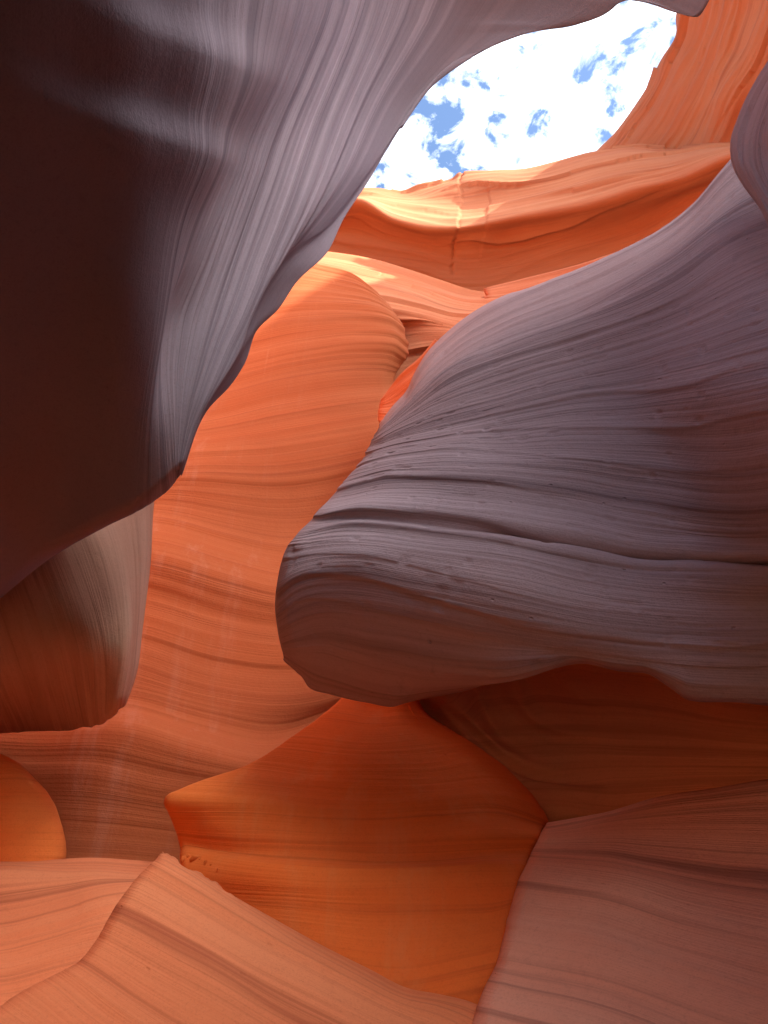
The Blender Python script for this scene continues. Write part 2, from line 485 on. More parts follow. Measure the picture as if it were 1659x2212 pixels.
def hollow_relief(U, V, G):
    x, y = G[:, :, 0], G[:, :, 1]
    r = np.hypot((x - 1360) / 1.45, y - 1400) + 10 * noise2(x / 160, y / 160, 61)
    th = np.arctan2(y - 1400, (x - 1360) / 1.45)
    m = np.clip((1330 - x) / 250, 0, 1) * np.clip((th - 0.9) / 0.5, 0, 1)
    fl = noise2(r / 42.0, th * 0.7, 62) + 0.5 * noise2(r / 20.0, th * 0.9, 63)
    return strat(0.012, 3.2, 0.3, 21, low=0.05, low_s=0.5)(U, V, G) + 0.16 * m * fl


def slab_relief(U, V, G):
    h = strat(0.004, 6, 0.25, 27, low=0.025, low_s=0.9)(U, V, G)
    edge = np.exp(-((V - V.min()) / 0.10) ** 2)
    crumb = np.clip(fbm2(U * 9, V * 14, 71, 4), -0.3, 1.2) * (0.5 + 0.8 * noise2(U * 1.6, V * 0 + 3.3, 72))
    return h + 0.016 * edge * np.clip(crumb, -0.4, 1.0)


def face_relief(U, V, G):
    x, y = G[:, :, 0], G[:, :, 1]
    h = strat(0.014, 3.4, 0.10, 5, low=0.06, low_s=0.2)(U, V, G)
    m = np.clip((x - 690) / 150, 0, 1) * np.clip((840 - y) / 120, 0, 1)
    fl = noise2(U * 0.25, V * 3.2, 191) + 0.6 * noise2(U * 0.3, V * 7.0, 192)
    k = V * 0.9 + 0.5 * noise2(V * 0.5, U * 0.03, 193)
    lip = (k - np.floor(k)) ** 3 * np.clip(noise2(U * 0.15, np.floor(k) * 3.1, 194) + 0.3, 0, 1)
    return h + 0.035 * m * fl + 0.024 * lip


def beds(U, V, G):
    h = strat(0.010, 7.5, 0.3, 19, low=0.05, low_s=0.6)(U, V, G)
    v = V + 0.10 * fbm2(U * 0.45, V * 0.7, 171, 3)
    for fr, am, sd in ((3.1, 0.018, 81), (7.3, 0.009, 82)):       # beds of uneven thickness, each with a sharp lower lip
        k = v * fr + 0.8 * noise2(v * fr * 0.37, U * 0.05, sd)
        f_ = k - np.floor(k)
        on = np.clip(0.35 + 1.1 * noise2(U * 0.45 + 5, np.floor(k) * 2.7, sd + 1), 0, 1)
        h = h + am * on * (f_ ** 1.5) * (1 - np.clip((f_ - 0.93) / 0.07, 0, 1))
    h = h - 0.012 * np.clip(noise2(U * 9, V * 14, 85) - 0.66, 0, 1) * 2.5    # small scoops
    return h


# ------------------------------------------------------------------ the canyon
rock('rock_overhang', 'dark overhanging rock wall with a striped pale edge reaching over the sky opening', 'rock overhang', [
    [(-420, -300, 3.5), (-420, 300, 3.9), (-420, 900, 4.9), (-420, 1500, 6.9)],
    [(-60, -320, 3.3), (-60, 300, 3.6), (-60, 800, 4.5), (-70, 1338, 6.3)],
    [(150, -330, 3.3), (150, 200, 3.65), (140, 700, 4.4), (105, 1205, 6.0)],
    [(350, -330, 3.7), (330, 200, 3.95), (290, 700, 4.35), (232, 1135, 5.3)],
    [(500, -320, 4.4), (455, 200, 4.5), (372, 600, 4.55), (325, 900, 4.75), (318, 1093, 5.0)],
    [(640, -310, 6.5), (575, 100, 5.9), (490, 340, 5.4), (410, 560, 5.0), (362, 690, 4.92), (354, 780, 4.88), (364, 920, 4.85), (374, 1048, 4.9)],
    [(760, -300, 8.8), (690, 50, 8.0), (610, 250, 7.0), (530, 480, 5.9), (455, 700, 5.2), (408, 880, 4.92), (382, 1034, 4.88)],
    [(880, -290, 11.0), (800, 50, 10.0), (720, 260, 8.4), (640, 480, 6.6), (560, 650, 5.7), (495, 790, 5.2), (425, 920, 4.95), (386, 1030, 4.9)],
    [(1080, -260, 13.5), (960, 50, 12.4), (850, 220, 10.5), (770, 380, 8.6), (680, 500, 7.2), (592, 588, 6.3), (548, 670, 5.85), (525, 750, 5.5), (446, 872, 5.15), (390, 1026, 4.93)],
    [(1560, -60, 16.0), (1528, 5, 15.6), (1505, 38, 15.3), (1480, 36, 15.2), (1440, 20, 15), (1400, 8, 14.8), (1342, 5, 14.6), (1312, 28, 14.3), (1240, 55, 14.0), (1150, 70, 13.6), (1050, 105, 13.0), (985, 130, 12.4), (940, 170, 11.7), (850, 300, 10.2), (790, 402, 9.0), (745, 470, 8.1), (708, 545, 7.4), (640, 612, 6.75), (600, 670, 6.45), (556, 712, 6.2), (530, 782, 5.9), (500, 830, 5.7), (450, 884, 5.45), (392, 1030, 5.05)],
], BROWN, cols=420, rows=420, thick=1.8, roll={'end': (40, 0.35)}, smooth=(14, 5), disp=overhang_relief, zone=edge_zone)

rock('rock_pillar', 'brown rock pillar with diagonal grooves hanging below the dark overhang', 'rock pillar', [
    [(-430, 1150, 7.2), (-430, 1350, 7.1), (-420, 1640, 8.4)],
    [(-130, 1140, 7.2), (-70, 1300, 6.9), (-15, 1450, 7.0), (40, 1584, 8.0)],
    [(-10, 1100, 7.2), (58, 1260, 6.9), (112, 1420, 6.8), (152, 1578, 7.7)],
    [(90, 1070, 7.35), (160, 1230, 6.95), (212, 1400, 6.45), (222, 1558, 6.95)],
    [(200, 1030, 7.55), (258, 1200, 7.05), (274, 1380, 6.42), (256, 1531, 6.45)],
    [(342, 1030, 8.0), (334, 1100, 7.75), (326, 1200, 7.35), (303, 1370, 6.75), (287, 1470, 6.55), (270, 1521, 6.5)],
], UMBER, cols=220, rows=200, thick=0.7, roll={'last': (36, 0.35), 'end': (30, 0.25)}, disp=strat(0.022, 7, 0.5, 3, low=0.03))

rock('orange_cliff', 'tall bright orange curved cliff with fine arcs between the overhang and the purple rock', 'cliff', [
    [(300, 440, 18.5), (560, 535, 18), (690, 572, 17.6), (760, 592, 17.2), (815, 632, 16.6)],
    [(280, 600, 16.5), (480, 640, 16.3), (640, 628, 16.2), (740, 640, 16.2), (815, 655, 16.2), (852, 676, 16.2)],
    [(260, 760, 14.8), (480, 765, 14.6), (650, 735, 14.7), (780, 725, 15.0), (850, 730, 15.2), (880, 752, 15.5)],
    [(230, 900, 13.2), (450, 890, 13.1), (600, 860, 13.3), (750, 840, 13.7), (850, 835, 14.2)],
    [(230, 1010, 11.9), (420, 990, 11.8), (600, 985, 12.0), (750, 960, 12.4), (900, 930, 13.0)],
    [(200, 1140, 10.8), (350, 1150, 10.6), (500, 1190, 10.5), (620, 1215, 10.6), (750, 1200, 11.0), (950, 1100, 11.6)],
    [(200, 1165, 10.4), (350, 1178, 10.15), (500, 1218, 10.1), (620, 1245, 10.15), (750, 1230, 10.6), (950, 1140, 11.2)],
    [(150, 1270, 10.0), (330, 1300, 9.7), (480, 1340, 9.6), (620, 1360, 9.6), (760, 1345, 9.9), (950, 1280, 10.4)],
    [(50, 1400, 9.4), (280, 1445, 9.1), (450, 1495, 9.0), (640, 1512, 9.0), (780, 1480, 9.3), (950, 1400, 9.8)],
    [(-100, 1500, 9.1), (100, 1530, 8.95), (280, 1530, 8.8), (430, 1570, 8.7), (580, 1600, 8.7), (720, 1560, 9.0), (900, 1480, 9.4)],
    [(-120, 1540, 8.8), (100, 1560, 8.7), (280, 1560, 8.5), (430, 1600, 8.4), (580, 1630, 8.4), (720, 1600, 8.7), (900, 1520, 9.0)],
    [(-150, 1640, 8.6), (60, 1650, 8.5), (200, 1650, 8.4), (350, 1680, 8.3), (500, 1700, 8.2), (700, 1680, 8.4), (900, 1600, 8.7)],
    [(-150, 1760, 8.4), (100, 1760, 8.4), (250, 1770, 8.3), (420, 1790, 8.2), (700, 1800, 8.2), (900, 1750, 8.4)],
    [(-150, 1980, 8.2), (100, 1970, 8.2), (250, 1965, 8.1), (420, 1970, 8.0), (700, 1980, 8.0), (900, 1970, 8.1)],
], ORANGE, cols=330, rows=420, thick=3.0, roll={'end': (30, 0.5)}, disp=face_relief, smooth=(10, 4))

rock('rock_ledge', 'sloping pink rock ledge with fine grooves and a pale sunlit upper patch', 'rock ledge', [
    [(520, 525, 27), (700, 552, 26), (800, 564, 25.5), (940, 603, 24.5), (1050, 629, 24), (1200, 605, 23), (1350, 560, 22)],
    [(520, 565, 22), (700, 575, 21.5), (800, 600, 21), (900, 625, 20.5), (1000, 655, 20), (1150, 650, 19.5), (1300, 640, 19)],
    [(520, 640, 19), (700, 640, 18.8), (820, 650, 18.6), (900, 668, 18.5), (980, 690, 18.4), (1100, 690, 18), (1300, 690, 18)],
    [(600, 760, 18), (760, 740, 17.9), (860, 720, 17.8), (930, 712, 17.5), (990, 712, 17.2), (1100, 730, 17), (1300, 740, 17)],
    [(600, 900, 17.0), (760, 860, 17), (860, 810, 17), (930, 790, 16.8), (1000, 780, 16.6), (1100, 800, 16.4), (1300, 810, 16.2)],
    [(600, 1000, 16.0), (760, 980, 16), (860, 960, 16), (930, 920, 16), (1000, 900, 16), (1100, 900, 16), (1300, 900, 16)],
], CLIFF, cols=260, rows=220, thick=3.0, disp=strat(0.07, 1.9, 0.15, 7, low=0.12, low_s=0.2, ledge=0.12))

rock('rock_step', 'small pink rock step with a broken left end behind the big purple rock', 'rock step', [
    [(1049, 628, 21.5), (1120, 608, 21.2), (1200, 588, 21), (1300, 560, 20.5), (1420, 520, 20)],
    [(1047, 638, 20.6), (1120, 630, 20.4), (1200, 612, 20), (1300, 590, 19.5), (1420, 560, 19)],
    [(1052, 660, 20.2), (1120, 670, 20.0), (1200, 660, 19.6), (1300, 640, 19), (1420, 600, 18.6)],
    [(1060, 700, 19.8), (1120, 720, 19.6), (1200, 710, 19.2), (1300, 690, 18.8), (1420, 650, 18.4)],
], CLIFF, cols=110, rows=60, thick=2.0, roll={'start': (14, 0.5)}, disp=strat(0.06, 2.2, 0.2, 9, low=0.06))

rock('rock_spur', 'thin pink rock spur between the orange wall and the big purple rock', 'rock spur', [
    [(940, 730, 11.0), (905, 772, 11.0), (870, 802, 11.2), (845, 832, 11.4), (824, 862, 11.5)],
    [(960, 790, 10.4), (915, 825, 10.4), (880, 850, 10.6), (845, 872, 10.9), (818, 880, 11.2)],
    [(970, 860, 10.0), (920, 880, 10.0), (880, 900, 10.2), (850, 910, 10.5), (819, 905, 10.9)],
    [(980, 940, 9.8), (920, 950, 9.8), (880, 955, 10.0), (850, 950, 10.2), (822, 930, 10.6)],
], CLIFF, cols=80, rows=80, thick=1.2, roll={'end': (14, 0.3)}, disp=strat(0.03, 4, 0.3, 11, low=0.04))

rock('far_cliff', 'distant orange cliff below the sky with a sunlit cream band and an overhanging lip', 'cliff', [
    [(560, 440, 36), (700, 420, 36), (790, 405, 36), (830, 408, 36), (872, 415, 36), (905, 404, 36), (950, 397, 36), (982, 387, 36), (992, 378, 36), (1060, 371, 35.5), (1140, 364, 35), (1200, 350, 34.5), (1285, 330, 34), (1370, 321, 33.5), (1450, 326, 33), (1538, 317, 32), (1600, 310, 31)],
    [(560, 445, 35), (700, 426, 35), (790, 415, 35), (872, 424, 35), (982, 398, 34.6), (1060, 384, 34), (1140, 377, 33.6), (1285, 342, 33), (1370, 332, 32.4), (1450, 333, 32), (1538, 322, 31), (1600, 320, 30.5)],
    [(560, 450, 33.4), (700, 435, 33.4), (790, 425, 33.2), (900, 440, 33), (1000, 440, 32.6), (1100, 425, 32), (1200, 405, 31.4), (1350, 365, 30.6), (1450, 350, 30), (1550, 328, 29.6), (1620, 320, 29)],
    [(560, 470, 30.4), (700, 450, 30.4), (770, 435, 30.2), (850, 475, 30), (960, 494, 29.6), (1010, 488, 29.6), (1100, 475, 29.4), (1250, 448, 29), (1400, 405, 28.6), (1480, 382, 28.4), (1562, 345, 28), (1640, 320, 27.6)],
    [(560, 490, 30.6), (700, 470, 30.6), (770, 455, 30.5), (850, 490, 30.2), (960, 508, 29.9), (1010, 503, 29.8), (1100, 492, 29.8), (1250, 462, 29.2), (1400, 420, 28.8), (1480, 395, 28.5), (1570, 358, 28.2), (1640, 335, 28.2)],
    [(560, 540, 30.4), (700, 510, 30.4), (850, 545, 30.0), (960, 560, 29.8), (1100, 550, 29.8), (1250, 510, 29.6), (1400, 460, 29.4), (1500, 410, 29), (1640, 370, 28.6)],
    [(560, 660, 29.4), (700, 640, 29.4), (850, 650, 29.0), (960, 670, 28.8), (1100, 670, 28.8), (1250, 640, 28.6), (1400, 600, 28.4), (1500, 560, 28), (1640, 520, 27.6)],
], CLIFF, cols=330, rows=200, thick=6.0, disp=strat(0.10, 1.1, 0.04, 13, low=0.10, low_s=0.1, ledge=0.14, crack=True))

rock('upper_cliff', 'steep salmon cliff with diagonal grooves rising beside the sky opening', 'cliff', [
    [(1495, -160, 38.5), (1478, -20, 38.5), (1466, 35, 38.5), (1460, 80, 38.5), (1436, 125, 38.5), (1400, 180, 38.5), (1360, 240, 38.5), (1322, 290, 38.5), (1286, 330, 38.5), (1240, 390, 38.5)],
    [(1540, -160, 36.9), (1520, 20, 36.9), (1490, 110, 36.7), (1440, 200, 36.5), (1390, 280, 36.5), (1340, 340, 36.5), (1290, 420, 36.5)],
    [(1640, -160, 34.9), (1600, 50, 34.7), (1550, 190, 34.5), (1500, 290, 34.5), (1450, 370, 34.5), (1400, 450, 34.5)],
    [(1780, -160, 32.9), (1720, 50, 32.7), (1660, 200, 32.5), (1610, 310, 32.5), (1560, 400, 32.5), (1510, 480, 32.5)],
    [(1980, -160, 30.9), (1900, 50, 30.7), (1820, 220, 30.5), (1760, 340, 30.5), (1700, 440, 30.5), (1650, 520, 30.5)],
], CLIFF, cols=240, rows=200, thick=5.0, roll={'first': (16, 0.5)}, disp=strat(0.22, 1.3, 0.2, 15, low=0.25, low_s=0.3, ledge=0.15))

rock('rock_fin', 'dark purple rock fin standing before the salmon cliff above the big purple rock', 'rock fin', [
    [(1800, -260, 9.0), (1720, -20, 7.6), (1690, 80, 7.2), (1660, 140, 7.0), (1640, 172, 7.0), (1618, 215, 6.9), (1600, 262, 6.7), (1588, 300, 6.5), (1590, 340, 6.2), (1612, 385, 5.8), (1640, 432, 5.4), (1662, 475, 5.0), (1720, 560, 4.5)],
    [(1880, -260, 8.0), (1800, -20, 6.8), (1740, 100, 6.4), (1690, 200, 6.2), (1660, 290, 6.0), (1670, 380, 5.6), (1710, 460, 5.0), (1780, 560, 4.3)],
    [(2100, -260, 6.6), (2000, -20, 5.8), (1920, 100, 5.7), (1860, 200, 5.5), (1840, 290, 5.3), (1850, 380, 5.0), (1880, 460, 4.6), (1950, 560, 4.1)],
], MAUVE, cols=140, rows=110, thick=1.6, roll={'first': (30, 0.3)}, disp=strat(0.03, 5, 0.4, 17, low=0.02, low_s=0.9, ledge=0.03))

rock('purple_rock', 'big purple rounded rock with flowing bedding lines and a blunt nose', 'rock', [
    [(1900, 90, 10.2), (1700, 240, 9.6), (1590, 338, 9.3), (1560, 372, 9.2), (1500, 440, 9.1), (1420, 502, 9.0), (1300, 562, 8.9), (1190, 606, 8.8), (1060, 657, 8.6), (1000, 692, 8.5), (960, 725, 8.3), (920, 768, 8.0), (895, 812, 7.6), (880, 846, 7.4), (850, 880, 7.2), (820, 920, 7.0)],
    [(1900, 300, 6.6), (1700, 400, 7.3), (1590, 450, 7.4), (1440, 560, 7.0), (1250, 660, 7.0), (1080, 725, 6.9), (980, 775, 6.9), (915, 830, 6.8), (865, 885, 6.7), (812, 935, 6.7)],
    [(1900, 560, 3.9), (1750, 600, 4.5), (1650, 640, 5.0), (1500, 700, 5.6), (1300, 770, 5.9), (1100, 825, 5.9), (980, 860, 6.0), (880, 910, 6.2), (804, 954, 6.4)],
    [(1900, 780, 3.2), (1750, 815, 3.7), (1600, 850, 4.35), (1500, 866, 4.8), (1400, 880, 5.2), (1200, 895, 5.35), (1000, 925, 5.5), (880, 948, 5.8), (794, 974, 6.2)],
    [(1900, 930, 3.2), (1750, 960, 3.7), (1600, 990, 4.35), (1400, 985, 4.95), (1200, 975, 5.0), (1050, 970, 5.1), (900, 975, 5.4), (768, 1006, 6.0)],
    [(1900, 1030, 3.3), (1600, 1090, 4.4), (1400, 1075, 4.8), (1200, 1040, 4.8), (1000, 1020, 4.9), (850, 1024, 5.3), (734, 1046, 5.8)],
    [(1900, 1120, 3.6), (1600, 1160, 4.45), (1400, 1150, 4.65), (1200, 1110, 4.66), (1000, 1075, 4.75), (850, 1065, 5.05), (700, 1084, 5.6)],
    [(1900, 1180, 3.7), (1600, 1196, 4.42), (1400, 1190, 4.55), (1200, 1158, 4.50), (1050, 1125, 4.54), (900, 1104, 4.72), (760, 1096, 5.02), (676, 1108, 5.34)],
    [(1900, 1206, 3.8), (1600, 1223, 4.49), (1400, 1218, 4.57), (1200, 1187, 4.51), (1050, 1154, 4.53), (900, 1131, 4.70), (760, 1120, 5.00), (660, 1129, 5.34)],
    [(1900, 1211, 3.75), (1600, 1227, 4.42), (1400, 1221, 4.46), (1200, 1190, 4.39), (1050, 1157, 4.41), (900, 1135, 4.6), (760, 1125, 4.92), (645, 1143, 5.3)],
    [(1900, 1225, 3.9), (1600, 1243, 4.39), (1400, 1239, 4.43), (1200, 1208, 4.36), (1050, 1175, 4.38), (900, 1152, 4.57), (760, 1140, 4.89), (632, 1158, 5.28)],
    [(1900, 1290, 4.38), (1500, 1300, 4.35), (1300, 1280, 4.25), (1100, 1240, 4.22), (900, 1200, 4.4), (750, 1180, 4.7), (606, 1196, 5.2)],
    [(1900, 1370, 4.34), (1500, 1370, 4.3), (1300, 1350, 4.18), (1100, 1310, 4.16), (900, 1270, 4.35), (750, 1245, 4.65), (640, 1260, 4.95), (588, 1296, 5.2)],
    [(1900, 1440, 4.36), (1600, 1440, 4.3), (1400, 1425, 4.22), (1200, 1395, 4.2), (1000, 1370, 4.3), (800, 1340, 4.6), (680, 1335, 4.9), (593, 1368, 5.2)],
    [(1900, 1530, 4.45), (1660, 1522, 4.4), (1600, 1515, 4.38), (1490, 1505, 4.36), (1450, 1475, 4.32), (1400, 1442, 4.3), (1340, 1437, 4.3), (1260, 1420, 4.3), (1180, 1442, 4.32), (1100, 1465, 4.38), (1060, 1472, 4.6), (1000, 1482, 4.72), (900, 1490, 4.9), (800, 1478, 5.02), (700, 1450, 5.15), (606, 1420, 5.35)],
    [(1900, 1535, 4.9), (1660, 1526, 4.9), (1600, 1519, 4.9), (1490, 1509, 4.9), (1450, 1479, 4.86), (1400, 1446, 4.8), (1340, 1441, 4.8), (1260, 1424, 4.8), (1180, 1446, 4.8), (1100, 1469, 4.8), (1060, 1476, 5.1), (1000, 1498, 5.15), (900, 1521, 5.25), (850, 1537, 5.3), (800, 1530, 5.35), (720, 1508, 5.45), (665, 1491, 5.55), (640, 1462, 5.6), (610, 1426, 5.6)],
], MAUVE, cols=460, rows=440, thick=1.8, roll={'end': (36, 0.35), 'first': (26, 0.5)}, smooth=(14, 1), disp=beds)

rock('rock_recess', 'shadowy rust brown hollow with curved flutes under the big purple rock', 'rock hollow', [
    [(780, 1440, 6.8), (1000, 1430, 6.6), (1200, 1380, 6.4), (1400, 1390, 6.2), (1600, 1450, 5.8), (1900, 1470, 5.3)],
    [(820, 1540, 7.0), (1000, 1520, 7.0), (1200, 1490, 7.0), (1400, 1500, 6.7), (1600, 1540, 6.1), (1900, 1560, 5.4)],
    [(860, 1600, 7.0), (1050, 1600, 7.1), (1200, 1600, 7.1), (1400, 1610, 6.7), (1600, 1620, 6.1), (1900, 1630, 5.4)],
    [(900, 1700, 6.8), (1100, 1700, 6.9), (1250, 1700, 6.8), (1400, 1700, 6.4), (1600, 1690, 5.9), (1900, 1670, 5.3)],
    [(950, 1900, 6.5), (1178, 1880, 6.3), (1250, 1865, 6.2), (1400, 1835, 5.9), (1600, 1800, 5.7), (1900, 1780, 5.2)],
    [(950, 2350, 5.9), (1178, 2350, 5.7), (1250, 2350, 5.6), (1400, 2350, 5.3), (1600, 2350, 5.0), (1900, 2350, 4.6)],
], RUSSET, cols=260, rows=220, thick=1.8, disp=hollow_relief)

rock('rock_slope', 'mauve rock slope with dark tilted lines beside the glowing orange fin', 'rock slope', [
    [(1178, 1776, 5.45), (1220, 1769, 5.4), (1300, 1754, 5.3), (1420, 1731, 5.15), (1560, 1710, 5.0), (1659, 1693, 4.9), (1900, 1660, 4.7)],
    [(1152, 1822, 5.2), (1300, 1825, 4.95), (1500, 1850, 4.7), (1900, 1890, 4.3)],
    [(1132, 1872, 5.0), (1300, 1890, 4.7), (1500, 1950, 4.4), (1900, 2010, 4.0)],
    [(1112, 1950, 4.75), (1300, 1980, 4.45), (1500, 2050, 4.15), (1900, 2120, 3.8)],
    [(1094, 2022, 4.5), (1300, 2060, 4.2), (1500, 2130, 3.95), (1900, 2240, 3.6)],
    [(1068, 2100, 4.3), (1300, 2150, 4.0), (1500, 2220, 3.75), (1900, 2350, 3.45)],
    [(1036, 2188, 4.1), (1200, 2230, 3.85), (1400, 2300, 3.6), (1900, 2450, 3.3)],
    [(960, 2400, 3.7), (1200, 2440, 3.5), (1500, 2500, 3.3), (1900, 2600, 3.1)],
], ROSE, cols=230, rows=240, thick=1.0, roll={'start': (26, 0.2), 'first': (30, 0.1)}, disp=strat(0.006, 6, 0.3, 23, low=0.03, low_s=0.8))

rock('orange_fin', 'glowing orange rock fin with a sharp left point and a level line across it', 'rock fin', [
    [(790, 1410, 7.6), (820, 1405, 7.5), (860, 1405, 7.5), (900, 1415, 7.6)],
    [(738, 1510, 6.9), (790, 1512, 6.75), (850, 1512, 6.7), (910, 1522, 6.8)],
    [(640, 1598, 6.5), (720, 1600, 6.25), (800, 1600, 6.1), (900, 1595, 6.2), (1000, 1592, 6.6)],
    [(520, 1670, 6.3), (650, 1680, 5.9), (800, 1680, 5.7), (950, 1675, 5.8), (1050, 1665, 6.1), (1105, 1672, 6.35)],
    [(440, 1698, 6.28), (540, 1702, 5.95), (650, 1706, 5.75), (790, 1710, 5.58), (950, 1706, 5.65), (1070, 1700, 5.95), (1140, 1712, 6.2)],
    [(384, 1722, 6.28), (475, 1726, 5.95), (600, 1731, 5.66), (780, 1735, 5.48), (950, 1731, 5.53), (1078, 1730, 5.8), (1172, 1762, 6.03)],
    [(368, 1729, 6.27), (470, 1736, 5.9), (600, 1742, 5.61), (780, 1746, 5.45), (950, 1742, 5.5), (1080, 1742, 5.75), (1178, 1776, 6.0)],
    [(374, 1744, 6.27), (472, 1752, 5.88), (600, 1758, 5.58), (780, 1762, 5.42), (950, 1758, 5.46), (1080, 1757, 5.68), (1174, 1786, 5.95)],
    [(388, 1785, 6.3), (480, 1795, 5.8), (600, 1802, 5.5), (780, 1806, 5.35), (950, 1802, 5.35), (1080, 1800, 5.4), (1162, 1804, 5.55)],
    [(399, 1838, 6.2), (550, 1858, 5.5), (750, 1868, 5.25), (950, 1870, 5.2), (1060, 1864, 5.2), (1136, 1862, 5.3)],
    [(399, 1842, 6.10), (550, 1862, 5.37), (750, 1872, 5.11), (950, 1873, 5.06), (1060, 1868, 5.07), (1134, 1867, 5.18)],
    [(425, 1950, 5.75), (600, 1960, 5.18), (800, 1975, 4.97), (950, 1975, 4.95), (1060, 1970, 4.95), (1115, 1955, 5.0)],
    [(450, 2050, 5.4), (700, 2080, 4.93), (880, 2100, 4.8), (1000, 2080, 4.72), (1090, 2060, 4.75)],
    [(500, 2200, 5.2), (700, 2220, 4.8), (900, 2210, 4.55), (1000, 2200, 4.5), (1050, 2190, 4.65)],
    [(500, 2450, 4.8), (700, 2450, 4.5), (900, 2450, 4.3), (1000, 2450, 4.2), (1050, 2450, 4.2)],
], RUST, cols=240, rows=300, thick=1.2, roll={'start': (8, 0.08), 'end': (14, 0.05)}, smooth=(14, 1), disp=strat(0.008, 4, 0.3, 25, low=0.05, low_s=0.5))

rock('rock_slab', 'pink peaked rock slab with straight tilted dark bands in front of the orange fin', 'rock slab', [
    [(352, 1850, 4.85), (470, 1912, 4.75), (600, 1985, 4.65), (700, 2040, 4.58), (800, 2090, 4.5), (880, 2130, 4.45), (950, 2142, 4.4), (1030, 2160, 4.4), (1120, 2230, 4.3)],
    [(346, 1856, 4.75), (470, 1925, 4.55), (600, 1998, 4.45), (700, 2053, 4.38), (800, 2103, 4.32), (880, 2143, 4.28), (950, 2160, 4.25), (1030, 2190, 4.25), (1120, 2260, 4.2)],
    [(300, 1900, 4.65), (500, 2010, 4.3), (700, 2110, 4.15), (850, 2180, 4.05), (1000, 2250, 4.0), (1120, 2330, 3.95)],
    [(236, 1988, 4.5), (400, 2070, 4.15), (600, 2180, 3.95), (900, 2330, 3.75), (1120, 2450, 3.7)],
    [(198, 2052, 4.4), (350, 2140, 4.05), (500, 2220, 3.85), (800, 2380, 3.65), (1100, 2550, 3.6)],
    [(100, 2122, 4.25), (250, 2230, 3.9), (500, 2380, 3.7), (800, 2550, 3.5)],
    [(-10, 2185, 4.1), (150, 2290, 3.8), (400, 2460, 3.6), (700, 2650, 3.4)],
    [(-160, 2280, 4.0), (50, 2420, 3.7), (300, 2600, 3.5), (500, 2700, 3.4)],
], PINK, cols=280, rows=260, thick=0.8, roll={'start': (22, 0.2), 'first': (10, 0.06)}, disp=slab_relief)

rock('rock_slab', 'pale pink smooth rock slab below the rounded orange bulge', 'rock slab', [
    [(-560, 1862, 6.9), (0, 1862, 6.8), (130, 1862, 6.7), (230, 1866, 6.6), (340, 1875, 6.5), (450, 1890, 6.5)],
    [(-560, 1866, 6.7), (0, 1868, 6.6), (130, 1872, 6.5), (230, 1876, 6.4), (340, 1885, 6.3), (450, 1900, 6.3)],
    [(-560, 1950, 6.2), (0, 1950, 6.1), (130, 1930, 6.0), (230, 1915, 5.85), (340, 1915, 5.9), (450, 1930, 6.0)],
    [(-560, 2050, 5.7), (0, 2040, 5.6), (130, 2005, 5.45), (230, 1970, 5.35), (340, 1960, 5.6), (450, 1970, 5.8)],
    [(-560, 2130, 5.3), (0, 2115, 5.2), (130, 2080, 5.15), (260, 2050, 5.2), (380, 2040, 5.5)],
    [(-560, 2200, 5.1), (0, 2185, 5.0), (150, 2150, 5.0), (280, 2110, 5.1), (400, 2100, 5.3)],
    [(-560, 2400, 4.7), (0, 2380, 4.6), (150, 2350, 4.6), (280, 2320, 4.7), (400, 2300, 4.8)],
], PINK, cols=180, rows=180, thick=0.8, disp=strat(0.006, 3, 0.4, 29, low=0.05, low_s=0.8))

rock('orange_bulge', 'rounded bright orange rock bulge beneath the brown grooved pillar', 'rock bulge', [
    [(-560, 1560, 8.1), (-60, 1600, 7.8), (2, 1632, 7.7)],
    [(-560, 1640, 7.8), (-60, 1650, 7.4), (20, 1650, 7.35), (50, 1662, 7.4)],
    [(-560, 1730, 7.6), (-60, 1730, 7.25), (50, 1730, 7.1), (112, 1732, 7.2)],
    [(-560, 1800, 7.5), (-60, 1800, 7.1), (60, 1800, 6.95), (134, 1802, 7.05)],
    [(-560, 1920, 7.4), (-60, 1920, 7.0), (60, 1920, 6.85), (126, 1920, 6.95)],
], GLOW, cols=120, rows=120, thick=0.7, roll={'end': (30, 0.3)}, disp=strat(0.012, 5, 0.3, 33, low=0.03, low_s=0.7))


# ------------------------------------------------------------------ ground and unseen canyon, some walls added to steer light
def sheet(name, fn, nu, nv, mat, **props):
    u = np.linspace(0, 1, nu); v = np.linspace(0, 1, nv)
    U, V = np.meshgrid(u, v)
    P = fn(U, V)
    idx = np.arange(nu * nv).reshape(nv, nu)
    f = np.stack([idx[:-1, :-1].ravel(), idx[:-1, 1:].ravel(), idx[1:, 1:].ravel(), idx[1:, :-1].ravel()], 1)
    me = bpy.data.meshes.new(name)
    me.from_pydata(P.reshape(-1, 3).tolist(), [], f.tolist())
    me.polygons.foreach_set("use_smooth", np.ones(len(f), bool))
    uvl = me.uv_layers.new(name="strata")
    lv_ = np.zeros(len(me.loops), np.int32); me.loops.foreach_get("vertex_index", lv_)
    Q = P.reshape(-1, 3)
    uvl.data.foreach_set("uv", np.stack([Q[:, 0] + Q[:, 1], Q[:, 2]], 1)[lv_].astype(np.float32).ravel())
    me.materials.append(mat)
    o = bpy.data.objects.new(name, me)
    C.objects.link(o)
    for k, x in props.items():
        o[k] = x
    return o


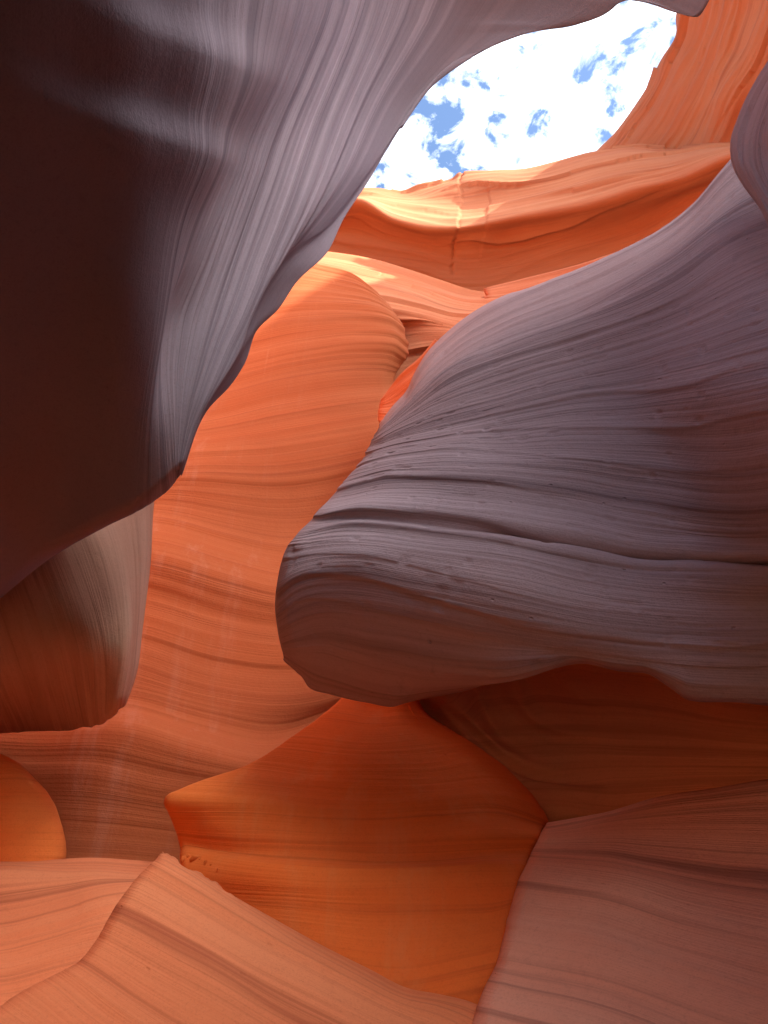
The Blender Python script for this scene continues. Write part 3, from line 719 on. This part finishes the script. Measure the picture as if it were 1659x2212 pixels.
BOUNCE_SAND = sandstone('bounce_sand', (0.62, 0.36, 0.23), (0.64, 0.38, 0.245), (0.5, 0.26, 0.15), along=1, across=1, fine=3, bump=0.2, contrast=0.2, pits=0)  # kept pale so the slope behind the viewer bounces warm light
DARK_FLOOR = sandstone('dark_floor', (0.075, 0.045, 0.032), (0.085, 0.05, 0.035), (0.05, 0.03, 0.02), along=1, across=1, fine=3, bump=0.2, contrast=0.2, pits=0)  # floor colour darkened so it bounces less light upward
sheet('ground', lambda U, V: np.stack([(U - .5) * 300, (V - .5) * 300, 0.06 * noise2((U - .5) * 200, (V - .5) * 200, 3)], -1), 200, 200, DARK_FLOOR, kind='structure')


def wall(name, label, foot, top, out, thick, mat, seed=0, amp=0.5):
    """a canyon wall that stands round the viewer: foot and top lines, leaning rock between, solid behind"""
    foot = np.asarray(foot, float); top = np.asarray(top, float)
    nu, nv = 90, 60
    a_ = cr(foot, nu); b_ = cr(top, nu)
    o3 = np.array(out + (0,), float)
    nrm = -o3
    v = np.linspace(0, 1, nv)[:, None, None]
    P = a_[None] * (1 - v) + b_[None] * v
    ln = np.linspace(0, np.linalg.norm(a_[-1] - a_[0]), nu)[None, :]
    P = P + nrm * (amp * fbm2(ln * 0.25 + 0 * v[..., 0], v[..., 0] * 6 + 0 * ln, seed, 3) * np.sin(np.pi * np.clip(v[..., 0] * 1.0, 0, 1)) ** 0.4)[..., None]
    B = P[::-1] + o3 * thick
    Q = np.concatenate([P, B, P[:1]], 0)
    M_ = Q.shape[0]
    idx = np.arange(M_ * nu).reshape(M_, nu)
    f = np.stack([idx[:-1, :-1].ravel(), idx[:-1, 1:].ravel(), idx[1:, 1:].ravel(), idx[1:, :-1].ravel()], 1).tolist()
    f.append(idx[:-1, 0].tolist()); f.append(idx[:-1, -1].tolist()[::-1])
    me = bpy.data.meshes.new(name)
    V_ = Q.reshape(-1, 3)
    me.from_pydata(V_.tolist(), [], f)
    uvl = me.uv_layers.new(name="strata")
    lv_ = np.zeros(len(me.loops), np.int32); me.loops.foreach_get("vertex_index", lv_)
    uvl.data.foreach_set("uv", np.stack([V_[:, 0] + V_[:, 1], V_[:, 2]], 1)[lv_].astype(np.float32).ravel())
    me.materials.append(mat)
    o = bpy.data.objects.new(name, me)
    C.objects.link(o)
    o['label'] = label; o['category'] = 'rock wall'
    return o


wall('canyon_rim', 'high canyon rim right of the viewer, shaped to shade the far cliff',  # unseen rim, placed so its shadow edge falls across the far rocks
     [(6, -5.9, -1), (6.3, 0, -1), (7, 4, -1)],
     [(16.8, -5.9, 31.7), (16.8, 2, 37.4), (16.8, 9.6, 42.8)], (1, 0), 6, CLIFF, 5, 0.8)
wall('canyon_wall', 'low canyon wall behind the viewer on the right side of the passage',
     [(6, -26, -1), (6, -14, -1), (6, -6.0, -1)],
     [(7, -26, 6), (7, -14, 6), (7, -6.0, 6)], (1, 0), 4, CLIFF, 6, 0.7)
wall('canyon_wall', 'low canyon wall beyond the viewer on the left side of the passage',
     [(-5.0, -26, -1), (-5.0, -12, -1), (-4.5, -7.2, -1)],
     [(-6, -26, 9), (-6, -12, 9), (-5.5, -7.2, 9)], (-1, 0), 4, DULLED, 7, 0.7)
wall('canyon_wall', 'unseen close wall added left of the viewer to shade the dark overhang',  # added out of view to keep bounce light off the overhang
     [(-3.4, -7, -1), (-2.5, -4, -1), (-2.3, -1, -1), (-3.2, 3, -1)],
     [(-3.6, -7, 5), (-3.0, -4, 4.6), (-3.0, -1, 4.4), (-4.2, 3, 4.6)], (-1, 0), 1.5, DULLED, 10, 0.3)
wall('canyon_wall', 'tall unseen wall added behind the dark overhang to bounce sunlight',  # unseen reflector wall, added to throw warm light on the orange cliff
     [(-6.5, -3, -1), (-6.0, 4.2, -1), (-5.4, 7, -1), (-4.7, 12, -1)],
     [(-7.5, -3, 20), (-7.5, 4.2, 26), (-6.5, 7, 27), (-5.5, 12, 28)], (-1, 0), 4, CLIFF, 8, 0.7)
wall('blocker', 'tall unseen added buttress behind the viewer on the left side of the passage',  # added out of view to block sky light from behind left
     [(-9, -9.5, -1), (-5, -9.0, -1), (-1.2, -9.5, -1)], [(-9, -10.5, 24), (-5, -10, 24), (-1.6, -10.5, 24)], (0, -1), 3, DULLED, 19, 0.5)
wall('canyon_wall', 'canyon wall closing the passage behind the viewer',
     [(-6, -15, -1), (0, -16, -1), (7, -15, -1)], [(-9, -18, 7), (2, -19, 6), (16, -18, 6)], (0, -1), 4, CLIFF, 9, 0.7)
wall('canyon_wall', 'unseen close wall added right of the viewer to shade the purple rock',  # unseen wall, added to keep sky light off the purple rock
     [(2.6, -1.3, -1), (2.7, 0, -1), (3.3, 2.4, -1)],
     [(2.5, -1.3, 9.8), (2.5, -0.6, 10.5), (2.8, 1.0, 11.2)], (1, 0), 1.5, DULLED, 12, 0.25)
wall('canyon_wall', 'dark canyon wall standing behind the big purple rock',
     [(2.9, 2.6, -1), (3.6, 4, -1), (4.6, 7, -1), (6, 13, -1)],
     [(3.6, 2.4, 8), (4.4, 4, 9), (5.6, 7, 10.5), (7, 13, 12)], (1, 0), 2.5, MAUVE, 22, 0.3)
wall('shade_curtain', 'unseen shade curtain added behind the viewer by the dark overhang',  # added behind the camera to screen upper rocks from the sunlit slope
     [(-4.5, -1.0, 2.55), (-1, -0.7, 2.55), (2.5, -0.9, 2.6)],
     [(-4.5, -0.2, 5.2), (-1, 0.1, 4.8), (2.5, -0.3, 4.3)], (0, -1), 1.2, DULLED, 14, 0.15)
sheet('bounce_slope', lambda U, V: np.stack([-4.4 + 10.2 * U, -8.6 + 4.8 * V, 3.0 * (1 - V) ** 1.1 + 0.12 * noise2(U * 9, V * 9, 4)], -1), 60, 60, BOUNCE_SAND, kind='structure')  # added unseen slope, a sunlit reflector for the lower rocks


# ------------------------------------------------------------------ loose stones caught on the slab's upper edge
def stone_mesh(seed, r):
    bm = bmesh.new()
    bmesh.ops.create_icosphere(bm, subdivisions=1, radius=r)
    rs = random.Random(seed)
    sx, sy, sz = rs.uniform(0.8, 1.4), rs.uniform(0.7, 1.1), rs.uniform(0.5, 0.8)
    for v in bm.verts:
        p = v.co.normalized()
        k = 1 + 0.45 * float(noise2(p.x * 1.7 + seed * 3.1, p.y * 1.7 + p.z * 1.3, seed)) + 0.12 * float(noise2(p.x * 5 + seed, p.y * 5 - p.z * 4, seed + 1))
        v.co = Vector((p.x * sx, p.y * sy, p.z * sz)) * r * k
    me = bpy.data.meshes.new('loose_stone')
    bm.to_mesh(me); bm.free()
    me.uv_layers.new(name='strata')
    me.materials.append(RUST)
    return me


def hit(x, y):
    """where the view through a traced spot meets the rock"""
    dg = bpy.context.evaluated_depsgraph_get()
    o = Vector(CAM); d = (Vector(at(x, y, 1.0)) - o).normalized()
    h = SC.ray_cast(dg, o, d)
    return h[1], h[2]


bpy.context.view_layer.update()
rs = random.Random(5)
stones = [(398, 1856, .030), (408, 1850, .022), (420, 1857, .034), (433, 1854, .020), (444, 1863, .024), (456, 1868, .016), (470, 1880, .014)]
meshes = [stone_mesh(k, 1.0) for k in range(4)]
for k, (x, y, r) in enumerate(stones):
    p, n = hit(x, y)
    o = bpy.data.objects.new('loose_stone', meshes[k % 4])
    o.location = p + n * r * 0.1
    o.scale = (r * 0.8,) * 3
    o.rotation_euler = (rs.uniform(0, 6), rs.uniform(0, 6), rs.uniform(0, 6))
    C.objects.link(o)
    o['label'] = 'small loose rusty stone in the line of crumbs along the pink slab'
    o['category'] = 'stone'; o['group'] = 'loose stones along the edge of the pink slab'
